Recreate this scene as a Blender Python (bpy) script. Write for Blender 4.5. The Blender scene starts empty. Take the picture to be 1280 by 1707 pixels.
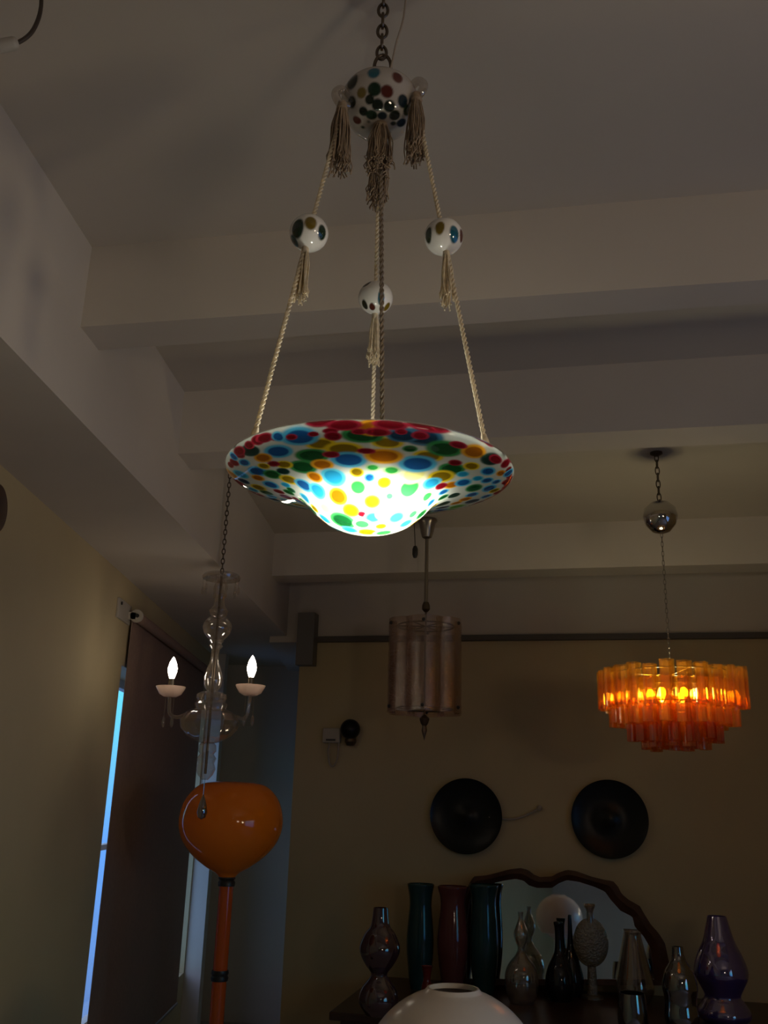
import bpy, bmesh, math, random
import numpy as np
from mathutils import Vector, Matrix

random.seed(7)
rng = np.random.default_rng(11)
PI = math.pi
scene = bpy.context.scene
COL = scene.collection

# ------------------------------------------------------------------ camera
HC = 1.70                                   # eye height above the floor
FPX = 1531.0                                # focal length in pixels of the 1280x1707 frame
PITCH = math.radians(17.5)
ROLL = math.radians(-1.65)
Fv = Vector((0, math.cos(PITCH), math.sin(PITCH)))
R0 = Vector((1, 0, 0)); U0 = R0.cross(Fv)
Rv = R0 * math.cos(ROLL) - U0 * math.sin(ROLL)
Uv = U0 * math.cos(ROLL) + R0 * math.sin(ROLL)
EYE = Vector((0, 0, HC))
cam_data = bpy.data.cameras.new('camera')
cam = bpy.data.objects.new('camera', cam_data); COL.objects.link(cam)
M = Matrix((Rv, Uv, -Fv)).transposed().to_4x4(); M.translation = EYE
cam.matrix_world = M
cam_data.sensor_fit = 'VERTICAL'; cam_data.sensor_height = 36.0
cam_data.lens = FPX / 1707.0 * 36.0
cam_data.clip_start = 0.02
scene.camera = cam


def ray(px, py):
    return Fv + Rv * ((px - 640) / FPX) + Uv * ((853.5 - py) / FPX)


def at_y(px, py, y):                        # point seen at (px, py) at depth y
    d = ray(px, py); return EYE + d * (y / d.y)


def at_z(px, py, z):                        # point seen at (px, py) at height z
    d = ray(px, py); return EYE + d * ((z - HC) / d.z)


def at_plane(px, py, p0, n):
    d = ray(px, py); return EYE + d * ((p0 - EYE).dot(n) / d.dot(n))


# ------------------------------------------------------------------ materials
def new_mat(name):
    m = bpy.data.materials.new(name); m.use_nodes = True
    nt = m.node_tree
    for n in list(nt.nodes): nt.nodes.remove(n)
    out = nt.nodes.new('ShaderNodeOutputMaterial')
    return m, nt, out


def pbr(name, color, rough=0.5, metal=0.0, noise=0.0, nscale=8.0, bump=0.0, bscale=40.0, spec=0.5, coat=0.0):
    m, nt, out = new_mat(name)
    b = nt.nodes.new('ShaderNodeBsdfPrincipled')
    b.inputs['Base Color'].default_value = (*color, 1)
    b.inputs['Roughness'].default_value = rough
    b.inputs['Metallic'].default_value = metal
    b.inputs['Specular IOR Level'].default_value = spec
    b.inputs['Coat Weight'].default_value = coat
    tc = nt.nodes.new('ShaderNodeTexCoord')
    if noise > 0:
        n = nt.nodes.new('ShaderNodeTexNoise'); n.inputs['Scale'].default_value = nscale
        n.inputs['Detail'].default_value = 5
        nt.links.new(tc.outputs['Object'], n.inputs['Vector'])
        r = nt.nodes.new('ShaderNodeValToRGB')
        r.color_ramp.elements[0].position = 0.3; r.color_ramp.elements[1].position = 0.7
        r.color_ramp.elements[0].color = (*[c * (1 - noise) for c in color], 1)
        r.color_ramp.elements[1].color = (*[min(1, c * (1 + noise * .6)) for c in color], 1)
        nt.links.new(n.outputs['Fac'], r.inputs['Fac'])
        nt.links.new(r.outputs['Color'], b.inputs['Base Color'])
    if bump > 0:
        n2 = nt.nodes.new('ShaderNodeTexNoise'); n2.inputs['Scale'].default_value = bscale
        nt.links.new(tc.outputs['Object'], n2.inputs['Vector'])
        bp = nt.nodes.new('ShaderNodeBump'); bp.inputs['Strength'].default_value = bump
        bp.inputs['Distance'].default_value = 0.01
        nt.links.new(n2.outputs['Fac'], bp.inputs['Height'])
        nt.links.new(bp.outputs['Normal'], b.inputs['Normal'])
    nt.links.new(b.outputs['BSDF'], out.inputs['Surface'])
    return m


def thin_glass(name, tint, gloss=0.12, rough=0.03, transl=0.0, tcol=None, bump=0.0, bscale=60.0, diffuse=0.0, dcol=None):
    """hollow blown glass: tinted see-through walls with a fresnel gloss"""
    m, nt, out = new_mat(name)
    L = nt.links
    tr = nt.nodes.new('ShaderNodeBsdfTransparent'); tr.inputs['Color'].default_value = (*tint, 1)
    cur = tr.outputs[0]
    if transl > 0:
        t = nt.nodes.new('ShaderNodeBsdfTranslucent'); t.inputs['Color'].default_value = (*(tcol or tint), 1)
        mx = nt.nodes.new('ShaderNodeMixShader'); mx.inputs[0].default_value = transl
        L.new(cur, mx.inputs[1]); L.new(t.outputs[0], mx.inputs[2]); cur = mx.outputs[0]
    if diffuse > 0:
        t = nt.nodes.new('ShaderNodeBsdfDiffuse'); t.inputs['Color'].default_value = (*(dcol or tint), 1)
        mx = nt.nodes.new('ShaderNodeMixShader'); mx.inputs[0].default_value = diffuse
        L.new(cur, mx.inputs[1]); L.new(t.outputs[0], mx.inputs[2]); cur = mx.outputs[0]
    g = nt.nodes.new('ShaderNodeBsdfGlossy'); g.inputs['Roughness'].default_value = rough
    g.inputs['Color'].default_value = (1, 1, 1, 1)
    lw = nt.nodes.new('ShaderNodeLayerWeight'); lw.inputs['Blend'].default_value = 0.25
    mul = nt.nodes.new('ShaderNodeMath'); mul.operation = 'MULTIPLY_ADD'
    mul.inputs[1].default_value = 0.45; mul.inputs[2].default_value = gloss * 0.5
    L.new(lw.outputs['Facing'], mul.inputs[0])
    if bump > 0:
        tc = nt.nodes.new('ShaderNodeTexCoord')
        n2 = nt.nodes.new('ShaderNodeTexNoise'); n2.inputs['Scale'].default_value = bscale
        n2.inputs['Detail'].default_value = 3
        L.new(tc.outputs['Object'], n2.inputs['Vector'])
        bp = nt.nodes.new('ShaderNodeBump'); bp.inputs['Strength'].default_value = bump
        bp.inputs['Distance'].default_value = 0.02
        L.new(n2.outputs['Fac'], bp.inputs['Height'])
        L.new(bp.outputs['Normal'], g.inputs['Normal'])
    mx = nt.nodes.new('ShaderNodeMixShader')
    L.new(mul.outputs[0], mx.inputs[0]); L.new(cur, mx.inputs[1]); L.new(g.outputs[0], mx.inputs[2])
    L.new(mx.outputs[0], out.inputs['Surface'])
    return m


def emit(name, color, strength):
    m, nt, out = new_mat(name)
    e = nt.nodes.new('ShaderNodeEmission'); e.inputs['Color'].default_value = (*color, 1)
    e.inputs['Strength'].default_value = strength
    nt.links.new(e.outputs[0], out.inputs['Surface'])
    return m


def murrine_lit(name):
    """fused murrine glass: translucent where milky, clearer towards the rim"""
    m, nt, out = new_mat(name); L = nt.links
    at = nt.nodes.new('ShaderNodeAttribute'); at.attribute_name = 'murrine'
    tl = nt.nodes.new('ShaderNodeBsdfTranslucent'); L.new(at.outputs['Color'], tl.inputs['Color'])
    df = nt.nodes.new('ShaderNodeBsdfDiffuse'); L.new(at.outputs['Color'], df.inputs['Color'])
    tr = nt.nodes.new('ShaderNodeBsdfTransparent'); L.new(at.outputs['Color'], tr.inputs['Color'])
    m1 = nt.nodes.new('ShaderNodeMixShader'); m1.inputs[0].default_value = 0.22
    L.new(tl.outputs[0], m1.inputs[1]); L.new(df.outputs[0], m1.inputs[2])
    m2 = nt.nodes.new('ShaderNodeMixShader')
    L.new(at.outputs['Alpha'], m2.inputs[0])
    L.new(tr.outputs[0], m2.inputs[1]); L.new(m1.outputs[0], m2.inputs[2])
    g = nt.nodes.new('ShaderNodeBsdfGlossy'); g.inputs['Roughness'].default_value = 0.05
    fr = nt.nodes.new('ShaderNodeFresnel'); fr.inputs['IOR'].default_value = 1.5
    m3 = nt.nodes.new('ShaderNodeMixShader')
    L.new(fr.outputs[0], m3.inputs[0]); L.new(m2.outputs[0], m3.inputs[1]); L.new(g.outputs[0], m3.inputs[2])
    L.new(m3.outputs[0], out.inputs['Surface'])
    return m


def murrine_solid(name):
    m, nt, out = new_mat(name); L = nt.links
    at = nt.nodes.new('ShaderNodeAttribute'); at.attribute_name = 'murrine'
    b = nt.nodes.new('ShaderNodeBsdfPrincipled')
    L.new(at.outputs['Color'], b.inputs['Base Color'])
    b.inputs['Roughness'].default_value = 0.08; b.inputs['Coat Weight'].default_value = 0.3
    L.new(b.outputs[0], out.inputs['Surface'])
    return m


MT = {}
MT['plaster'] = pbr('white_plaster', (.66, .60, .53), .85, noise=.07, nscale=1.3, bump=.12, bscale=14)
MT['ceiling'] = pbr('ceiling_plaster', (.62, .56, .48), .9, noise=.08, nscale=.9, bump=.1, bscale=9)
MT['cream'] = pbr('cream_wall_paint', (.56, .46, .27), .8, noise=.10, nscale=1.1, bump=.15, bscale=10)
MT['floor'] = pbr('floor_stone', (.46, .42, .38), .5, noise=.12, nscale=3)
MT['darktrim'] = pbr('dark_trim_paint', (.10, .09, .08), .6)
MT['greypaint'] = pbr('grey_column_paint', (.20, .19, .18), .7)
def cotton(name, col, tl):
    m, nt, out = new_mat(name)
    d = nt.nodes.new('ShaderNodeBsdfDiffuse'); t = nt.nodes.new('ShaderNodeBsdfTranslucent'); mx = nt.nodes.new('ShaderNodeMixShader')
    n = nt.nodes.new('ShaderNodeTexNoise'); n.inputs['Scale'].default_value = 90
    rp = nt.nodes.new('ShaderNodeValToRGB'); rp.color_ramp.elements[0].position = .3; rp.color_ramp.elements[1].position = .7
    rp.color_ramp.elements[0].color = (*[c * .8 for c in col], 1); rp.color_ramp.elements[1].color = (*[min(1, c * 1.1) for c in col], 1)
    tc = nt.nodes.new('ShaderNodeTexCoord'); L = nt.links
    L.new(tc.outputs['Object'], n.inputs['Vector']); L.new(n.outputs['Fac'], rp.inputs['Fac'])
    L.new(rp.outputs[0], d.inputs['Color']); L.new(rp.outputs[0], t.inputs['Color'])
    mx.inputs[0].default_value = tl; L.new(d.outputs[0], mx.inputs[1]); L.new(t.outputs[0], mx.inputs[2]); L.new(mx.outputs[0], out.inputs['Surface'])
    return m


MT['rope'] = cotton('cotton_cord', (.92, .83, .66), .5)
MT['fibre'] = pbr('tassel_thread', (.36, .27, .185), .9, noise=.3, nscale=60)  # darkened: the backlit shade of the upper tassels is in this colour
MT['bronze'] = pbr('aged_bronze', (.14, .11, .08), .38, metal=.9)
MT['chrome'] = pbr('chrome', (.62, .60, .58), .06, metal=1)
MT['steel'] = pbr('satin_steel', (.34, .31, .27), .3, metal=1)
MT['wire'] = pbr('pale_flex', (.42, .36, .29), .6)
MT['flex'] = pbr('beige_flex', (.30, .24, .17), .45)
MT['darkcable'] = pbr('brown_cable', (.05, .035, .025), .6)
MT['whiteplastic'] = pbr('white_plastic', (.46, .42, .36), .45)
MT['blackplastic'] = pbr('black_plastic', (.02, .02, .02), .4)
MT['clear'] = thin_glass('clear_glass', (.84, .81, .77), .22, .03, transl=.04, tcol=(.9, .8, .7), diffuse=.05, dcol=(.8, .68, .58))
MT['clearin'] = thin_glass('clear_inner_skin', (.96, .96, .95), .05, .04)
MT['frost'] = thin_glass('frosted_milky_glass', (.8, .7, .62), .12, .2, transl=.60, tcol=(.95, .80, .70), diffuse=.40, dcol=(.8, .68, .6))
MT['pink'] = thin_glass('pink_hammered_glass', (.88, .80, .75), .20, .05, transl=.06, tcol=(.8, .60, .50), bump=.25, bscale=90,
                        diffuse=.025, dcol=(.55, .36, .30))
MT['amber'] = thin_glass('amber_glass', (1.0, .84, .47), .24, .05, transl=.10, tcol=(1, .60, .13))
MT['amberdeep'] = thin_glass('deep_amber_glass', (.93, .64, .32), .22, .05, transl=.08, tcol=(.72, .34, .06))
MT['orange'] = pbr('orange_cased_glass', (.90, .21, .010), .09, spec=.5)
MT['orangetube'] = pbr('orange_glass_tube', (.62, .105, .018), .10)
MT['opal'] = pbr('opal_white_glass', (.74, .64, .58), .22)
MT['blind'] = pbr('brown_blind_fabric', (.32, .21, .165), .9, noise=.08, nscale=40)
MT['blackglass'] = pbr('black_glass', (.008, .010, .011), .30, spec=.22)
MT['teal'] = pbr('teal_glass', (.016, .055, .058), .10, noise=.15, nscale=7)
MT['redglass'] = pbr('brick_red_glass', (.15, .040, .036), .10, noise=.15, nscale=7)
MT['rubyglass'] = pbr('ruby_glass', (.18, .015, .012), .12)
MT['violet'] = thin_glass('violet_glass', (.50, .38, .78), .38, .04, diffuse=.28, dcol=(.20, .14, .50))
MT['plum'] = thin_glass('plum_glass', (.36, .18, .26), .22, .04, diffuse=.35, dcol=(.14, .06, .09))
MT['navy'] = pbr('navy_black_glass', (.008, .009, .016), .1)
MT['smoke'] = thin_glass('smoked_glass', (.30, .30, .33), .50, .03, diffuse=.12, dcol=(.03, .03, .05))
MT['straw'] = thin_glass('straw_textured_glass', (.60, .54, .42), .22, .12, diffuse=.32, dcol=(.36, .31, .23), bump=.6, bscale=80)
MT['wood'] = pbr('dark_mahogany', (.050, .020, .012), .3, noise=.35, nscale=12)
MT['woodframe'] = pbr('carved_walnut', (.075, .032, .020), .32, noise=.35, nscale=14)
MT['mirror'] = pbr('mirror_silver', (.82, .84, .84), .02, metal=1)
MT['murrine'] = murrine_lit('murrine_shade_glass')
MT['murrine_solid'] = murrine_solid('murrine_cased_glass')
MT['bulb'] = emit('lit_bulb_white', (1.0, .95, .80), 115)
MT['candle'] = emit('lit_candle_bulb', (1.0, .86, .70), 20)
MT['amberbulb'] = emit('lit_amber_bulb', (1.0, .84, .48), 90)


# ------------------------------------------------------------------ mesh building
class MB:
    def __init__(self): self.v = []; self.f = []; self.mi = []
    def _add(self, vs, fs, mi=0):
        o = len(self.v); self.v += [tuple(p) for p in vs]
        self.f += [tuple(i + o for i in f) for f in fs]; self.mi += [mi] * len(fs)
    def box(self, lo, hi, mi=0):
        x0, y0, z0 = lo; x1, y1, z1 = hi
        self._add([(x0, y0, z0), (x1, y0, z0), (x1, y1, z0), (x0, y1, z0), (x0, y0, z1), (x1, y0, z1), (x1, y1, z1), (x0, y1, z1)],
                  [(0, 3, 2, 1), (4, 5, 6, 7), (0, 1, 5, 4), (1, 2, 6, 5), (2, 3, 7, 6), (3, 0, 4, 7)], mi)
        return self
    def prism(self, poly, z0, z1, mi=0):    # plan outline, counter-clockwise
        n = len(poly)
        self._add([(x, y, z0) for x, y in poly] + [(x, y, z1) for x, y in poly],
                  [tuple(range(n))[::-1], tuple(range(n, 2 * n))] + [(i, (i + 1) % n, n + (i + 1) % n, n + i) for i in range(n)], mi)
        return self
    def lathe(self, prof, seg=48, c=(0, 0, 0), close=False, mi=0, lobes=0, lobe_amp=0.0):
        """prof: (r, z) pairs; a closed profile gives a thick-walled vessel"""
        n = len(prof); vs = []
        for k in range(seg):
            a = 2 * PI * k / seg
            s = 1 + (lobe_amp * math.cos(lobes * a) if lobes else 0)
            for r, z in prof:
                vs.append((c[0] + r * s * math.cos(a), c[1] + r * s * math.sin(a), c[2] + z))
        fs = []
        for k in range(seg):
            k2 = (k + 1) % seg
            for i in range(n if close else n - 1):
                j = (i + 1) % n
                fs.append((k * n + i, k2 * n + i, k2 * n + j, k * n + j))
        self._add(vs, fs, mi); return self
    def tube(self, path, r, seg=8, caps=True, mi=0):
        P = [Vector(p) for p in path]; n = len(P)
        rs = r if isinstance(r, (list, tuple)) else [r] * n
        t0 = (P[1] - P[0]).normalized()
        up = Vector((0, 0, 1)) if abs(t0.z) < .9 else Vector((1, 0, 0))
        nrm = (up - t0 * up.dot(t0)).normalized()
        vs = []
        for i in range(n):
            t = (P[min(i + 1, n - 1)] - P[max(i - 1, 0)]).normalized()
            nrm = (nrm - t * nrm.dot(t)).normalized(); b = t.cross(nrm)
            for k in range(seg):
                a = 2 * PI * k / seg
                vs.append(P[i] + (nrm * math.cos(a) + b * math.sin(a)) * rs[i])
        fs = [(i * seg + k, i * seg + (k + 1) % seg, (i + 1) * seg + (k + 1) % seg, (i + 1) * seg + k) for i in range(n - 1) for k in range(seg)]
        if caps: fs += [tuple(range(seg))[::-1], tuple((n - 1) * seg + k for k in range(seg))]
        self._add(vs, fs, mi); return self
    def rope(self, a, b, r, pitch, strands=3, seg=6, per=7, mi=0):
        """cord of twisted strands between two points"""
        a = Vector(a); b = Vector(b); d = b - a; Ln = d.length; t = d.normalized()
        up = Vector((1, 0, 0)) if abs(t.x) < .9 else Vector((0, 1, 0))
        n = (up - t * up.dot(t)).normalized(); m = t.cross(n)
        N = max(4, int(Ln / pitch * per))
        for s in range(strands):
            ph = 2 * PI * s / strands
            self.tube([a + d * (i / N) + (n * math.cos(ph + 2 * PI * i / per) + m * math.sin(ph + 2 * PI * i / per)) * r * .52 for i in range(N + 1)], r * .56, seg, True, mi)
        return self
    def sphere(self, c, r, seg=24, rings=14, mi=0, sz=1.0):
        prof = [(max(1e-5, r * math.sin(PI * i / rings)), -r * sz * math.cos(PI * i / rings)) for i in range(rings + 1)]
        return self.lathe(prof, seg, c, mi=mi)
    def ring(self, c, R, r, axis=(0, 0, 1), seg=28, ts=8, sx=1.0, sy=1.0, roll=0.0, mi=0):
        ax = Vector(axis).normalized(); q = ax.to_track_quat('Z', 'Y'); vs = []
        for i in range(seg):
            a = 2 * PI * i / seg
            ce = Vector((R * sx * math.cos(a), R * sy * math.sin(a), 0)); nr = Vector((math.cos(a) / sx, math.sin(a) / sy, 0)).normalized()
            for k in range(ts):
                b = 2 * PI * k / ts
                p = ce + nr * (r * math.cos(b)) + Vector((0, 0, r * math.sin(b)))
                if roll: p = Matrix.Rotation(roll, 3, 'Z') @ p
                vs.append(Vector(c) + q @ p)
        fs = [(i * ts + k, ((i + 1) % seg) * ts + k, ((i + 1) % seg) * ts + (k + 1) % ts, i * ts + (k + 1) % ts) for i in range(seg) for k in range(ts)]
        self._add(vs, fs, mi); return self
    def chain(self, a, b, link=.03, wire=.003, wide=.5):
        a = Vector(a); b = Vector(b); d = b - a; n = max(1, round(d.length / (link * .78))); t = d.normalized()
        s = Vector((1, 0, 0)); s = (s - t * s.dot(t)).normalized(); s2 = t.cross(s)
        for i in range(n):
            c = a + d * ((i + .5) / n); ax = s if i % 2 else s2
            other = t.cross(ax)
            vs = []; seg, ts = 16, 6
            for k in range(seg):
                u = 2 * PI * k / seg
                ce = t * (link * .5 * math.cos(u)) + other * (link * .5 * wide * math.sin(u))
                nr = (t * (math.cos(u) * wide) + other * math.sin(u)).normalized()
                for q in range(ts):
                    w = 2 * PI * q / ts
                    vs.append(c + ce + nr * wire * math.cos(w) + ax * wire * math.sin(w))
            self._add(vs, [(k * ts + q, ((k + 1) % seg) * ts + q, ((k + 1) % seg) * ts + (q + 1) % ts, k * ts + (q + 1) % ts) for k in range(seg) for q in range(ts)])
        return self
    def build(self, name, mats, parent=None, smooth=True, bevel=0.0, recalc=True, loc=None):
        me = bpy.data.meshes.new(name); me.from_pydata([tuple(p) for p in self.v], [], self.f); me.update()
        if not isinstance(mats, (list, tuple)): mats = [mats]
        for m in mats: me.materials.append(MT[m] if isinstance(m, str) else m)
        for p, k in zip(me.polygons, self.mi): p.material_index = k
        if recalc:
            bm = bmesh.new(); bm.from_mesh(me)
            bmesh.ops.remove_doubles(bm, verts=bm.verts, dist=1e-6)
            bmesh.ops.recalc_face_normals(bm, faces=bm.faces)
            bm.to_mesh(me); bm.free()
        if smooth:
            for p in me.polygons: p.use_smooth = True
            me.set_sharp_from_angle(angle=math.radians(38))
        o = bpy.data.objects.new(name, me); COL.objects.link(o)
        if bevel:
            b = o.modifiers.new('bevel', 'BEVEL'); b.width = bevel; b.segments = 2; b.limit_method = 'ANGLE'
        if parent is not None: o.parent = parent
        if loc is not None: o.location = loc
        return o


def tag(o, label=None, cat=None, group=None, kind=None):
    if label: o['label'] = label
    if cat: o['category'] = cat
    if group: o['group'] = group
    if kind: o['kind'] = kind
    return o


def thing(name, label, cat, loc, rotz=0.0, group=None):
    o = bpy.data.objects.new(name, None); o.empty_display_size = .05; COL.objects.link(o)
    o.location = loc; o.rotation_euler = (0, 0, rotz)
    return tag(o, label, cat, group)


def struct(name, mb, mat, smooth=False, parent=None):
    o = mb.build(name, mat, parent, smooth=smooth); o['kind'] = 'structure' if parent is None else o.get('kind', '')
    if parent is not None: del o['kind']
    return o


def dup(root, loc, rotz=None, label=None):
    r = root.copy(); COL.objects.link(r); r.location = loc
    if rotz is not None: r.rotation_euler = (0, 0, rotz)
    if label: r['label'] = label
    for ch in list(root.children):
        c = ch.copy(); COL.objects.link(c); c.parent = r
        for g in list(ch.children):
            d = g.copy(); COL.objects.link(d); d.parent = c
    return r


# ------------------------------------------------------------------ the room
ZB = HC + 1.40      # underside of the cross beams
ZC = HC + 1.69      # ceiling
ZG = HC + 1.12      # underside of the soffit over the aisle
XL = -1.386         # left wall
XR = 3.5; YB = -3.2; YE = 8.2


def gx(y): return 0.074 * y - 1.164      # face of the soffit


BW0 = Vector((-.57, 6.572, 0)); BWE = Vector((1, -.225, 0)).normalized(); BWN = Vector((-.225, -1, 0)).normalized()


def bw_y(x): return BW0.y - .225 * (x - BW0.x)


struct('floor', MB().box((XL - .3, YB - .3, -.1), (XR + .3, YE + .3, 0)), 'floor')
struct('ceiling', MB().box((XL - .3, YB - .3, ZC), (XR + .3, YE + .3, ZC + .12)), 'ceiling')
struct('trim_1', MB().prism([(XL, -2.7), (gx(-2.7), -2.7), (gx(YE), YE), (XL, YE)], ZG, ZC + .02), 'plaster')      # plastered soffit along the left side
beams = [((-.979, 2.594), (1.039, 2.211), (-.965, 2.75), (1.088, 2.333)),
         ((-.874, 3.689), (1.438, 3.192), (-.877, 3.891), (1.513, 3.374)),
         ((-.732, 5.913), (2.268, 5.227), (-.697, 6.118), (2.348, 5.425))]


def ext(a, b, x): return a[1] + (b[1] - a[1]) * (x - a[0]) / (b[0] - a[0])


for i, (n0, n1, f0, f1) in enumerate(beams):
    xl = gx((n0[1] + f0[1]) / 2) - .05
    struct('trim_%d' % (i + 2), MB().prism([(xl, ext(n0, n1, xl)), (XR, ext(n0, n1, XR)), (XR, ext(f0, f1, XR)), (xl, ext(f0, f1, xl))], ZB, ZC + .02), 'plaster')

# left wall with the shop window
WY0, WY1, WZ0, WZ1 = 4.97, 7.53, .45, HC + .66
wl = MB()
wl.box((XL - .25, YB, 0), (XL, WY0, ZC)); wl.box((XL - .25, WY1, 0), (XL, YE + .2, ZC))
wl.box((XL - .25, WY0, WZ1), (XL, WY1, ZC)); wl.box((XL - .25, WY0, 0), (XL, WY1, WZ0))
struct('wall_left', wl, 'cream')
win = MB()
for y0, y1, z0, z1 in ((WY0, WY1, WZ1 - .05, WZ1), (WY0, WY1, WZ0, WZ0 + .05), (WY0, WY0 + .05, WZ0, WZ1), (WY1 - .05, WY1, WZ0, WZ1), (6.5, 6.56, WZ0, WZ1), (WY0, WY1, 1.39, 1.42)):
    win.box((XL - .22, y0, z0), (XL - .17, y1, z1))
wo = struct('window_1', win, 'whiteplastic')
MB().box((XL - .20, WY0 + .03, WZ0 + .03), (XL - .195, WY1 - .03, WZ1 - .03)).build('pane', 'clearin', wo, smooth=False)
struct('wall_end', MB().prism([(XL - .2, YE), (.2, YE - .1), (.2, YE + .2), (XL - .2, YE + .2)], 0, ZC), 'plaster')
# back wall: grey plaster above the picture rail, cream below
xr = XR
ZM = HC + 1.075
pl = [(BW0.x, BW0.y), (xr, bw_y(xr)), (xr, YE), (BW0.x, YE)]
struct('wall_back', MB().prism(pl, 0, ZM), 'cream')
pu = [(-.80, bw_y(-.80))] + pl[1:3] + [(-.80, YE)]
struct('wall_back_upper', MB().prism(pu, ZM, ZC), 'plaster')
m0 = BW0 + BWE * .12; m1 = BW0 + BWE * 4.1
struct('trim_5', MB().prism([(m0 + BWN * .05)[:2], (m1 + BWN * .05)[:2], m1[:2], m0[:2]], ZM - .005, ZM + .032), 'darktrim')
c0 = BW0 + BWE * .0; c1 = BW0 + BWE * .125
struct('trim_6', MB().prism([(c0 + BWN * .10)[:2], (c1 + BWN * .10)[:2], c1[:2], c0[:2]], HC + .90, HC + 1.27), 'greypaint')
struct('trim_7', MB().box((XL, 7.55, 0), (XL + .125, 7.70, ZG)), 'plaster')
# right wall with an unseen window added for daylight, wall behind the camera
RY0, RY1, RZ0, RZ1 = -.7, 2.2, .5, 2.2
wr = MB()
wr.box((XR, YB, 0), (XR + .25, RY0, ZC)); wr.box((XR, RY1, 0), (XR + .25, YE, ZC))
wr.box((XR, RY0, RZ1), (XR + .25, RY1, ZC)); wr.box((XR, RY0, 0), (XR + .25, RY1, RZ0))
struct('wall_right', wr, 'cream')
rw = MB()
for y0, y1, z0, z1 in ((RY0, RY1, RZ1 - .05, RZ1), (RY0, RY1, RZ0, RZ0 + .05), (RY0, RY0 + .05, RZ0, RZ1), (RY1 - .05, RY1, RZ0, RZ1), (.72, .78, RZ0, RZ1)):
    rw.box((XR + .1, y0, z0), (XR + .15, y1, z1))
ro = struct('unseen_window', rw, 'whiteplastic')
MB().box((XR + .12, RY0 + .03, RZ0 + .03), (XR + .125, RY1 - .03, RZ1 - .03)).build('pane', 'clearin', ro, smooth=False)
struct('wall_front', MB().box((XL - .25, YB - .2, 0), (XR + .25, YB, ZC)), 'plaster')

# ------------------------------------------------------------------ roller blind
BX = XL + .075
rc = at_y(228, 1027, 4.95)
bl = thing('roller_blind', 'dark brown roller blind drawn down over the left shop window', 'blind', (rc.x, 4.95, 0))
RR = .036
cyl = MB().tube([(0, .03, rc.z), (0, 2.29, rc.z)], RR * .8, 24); cyl.build('roller_tube', 'blind', bl)
fx = -RR
fab = MB().box((fx - .002, 0.05, .30), (fx + .002, 2.28, rc.z)); fab.build('blind_fabric', 'blind', bl, smooth=False)
MB().tube([(fx, .02, .30), (fx, 2.28, .30)], .012, 12).build('bottom_bar', 'steel', bl)
for k, yy in enumerate((-.012, 2.30)):
    br = MB()
    br.tube([(0, yy, rc.z), (0, yy + .02, rc.z)], RR, 28)
    br.box((XL - rc.x, yy, rc.z - .022), (0, yy + .012, rc.z + .020))
    br.box((XL - rc.x, yy - (.19 if k == 0 else .02), rc.z - .045), (XL - rc.x + .014, yy + .055, rc.z + .06))
    bo = br.build('bracket', 'whiteplastic', bl, bevel=.003)
    if k == 0:
        bo['label'] = 'white plastic bracket'
        MB().tube([(.006, yy - .006, rc.z), (.006, yy + .001, rc.z)], .010, 14).build('pin', 'blackplastic', bo)
        MB().tube([(XL - rc.x + .010, yy - .155, rc.z + .035), (XL - rc.x + .020, yy - .155, rc.z + .035)], .009, 12).build('screw', 'blackplastic', bo)

# ------------------------------------------------------------------ murrine pendant lamp
def bez(pts, n=8):
    """smooth curve through points"""
    P = [Vector((p[0], p[1], p[2] if len(p) > 2 else 0)) for p in pts]; out = []
    for i in range(len(P) - 1):
        p0 = P[max(i - 1, 0)]; p1 = P[i]; p2 = P[i + 1]; p3 = P[min(i + 2, len(P) - 1)]
        for k in range(n):
            t = k / n
            out.append(.5 * ((2 * p1) + (p2 - p0) * t + (2 * p0 - 5 * p1 + 4 * p2 - p3) * t * t + (3 * p1 - p0 - 3 * p2 + p3) * t ** 3))
    out.append(P[-1]); return out


def prof2(pts, n=8): return [(max(1e-5, p.x), p.y) for p in bez(pts, n)]


LY = 1.52
lc = at_y(617, 771, LY)                                # centre of the shade's rim
LC = Vector((lc.x, LY, HC + .537))
lamp = thing('pendant_lamp', 'lit spotted multicoloured glass bowl lamp hung on three tasselled cords', 'pendant lamp', LC)
TILT = math.radians(2.2)
BOWL = prof2([(0.0, -.097), (.035, -.093), (.068, -.081), (.094, -.061), (.114, -.040), (.138, -.026), (.172, -.017), (.212, -.009), (.238, -.001), (.249, .007), (.251, .013), (.247, .018)], 18)
bowl_tilt = Matrix.Rotation(TILT, 3, 'X')

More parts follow.
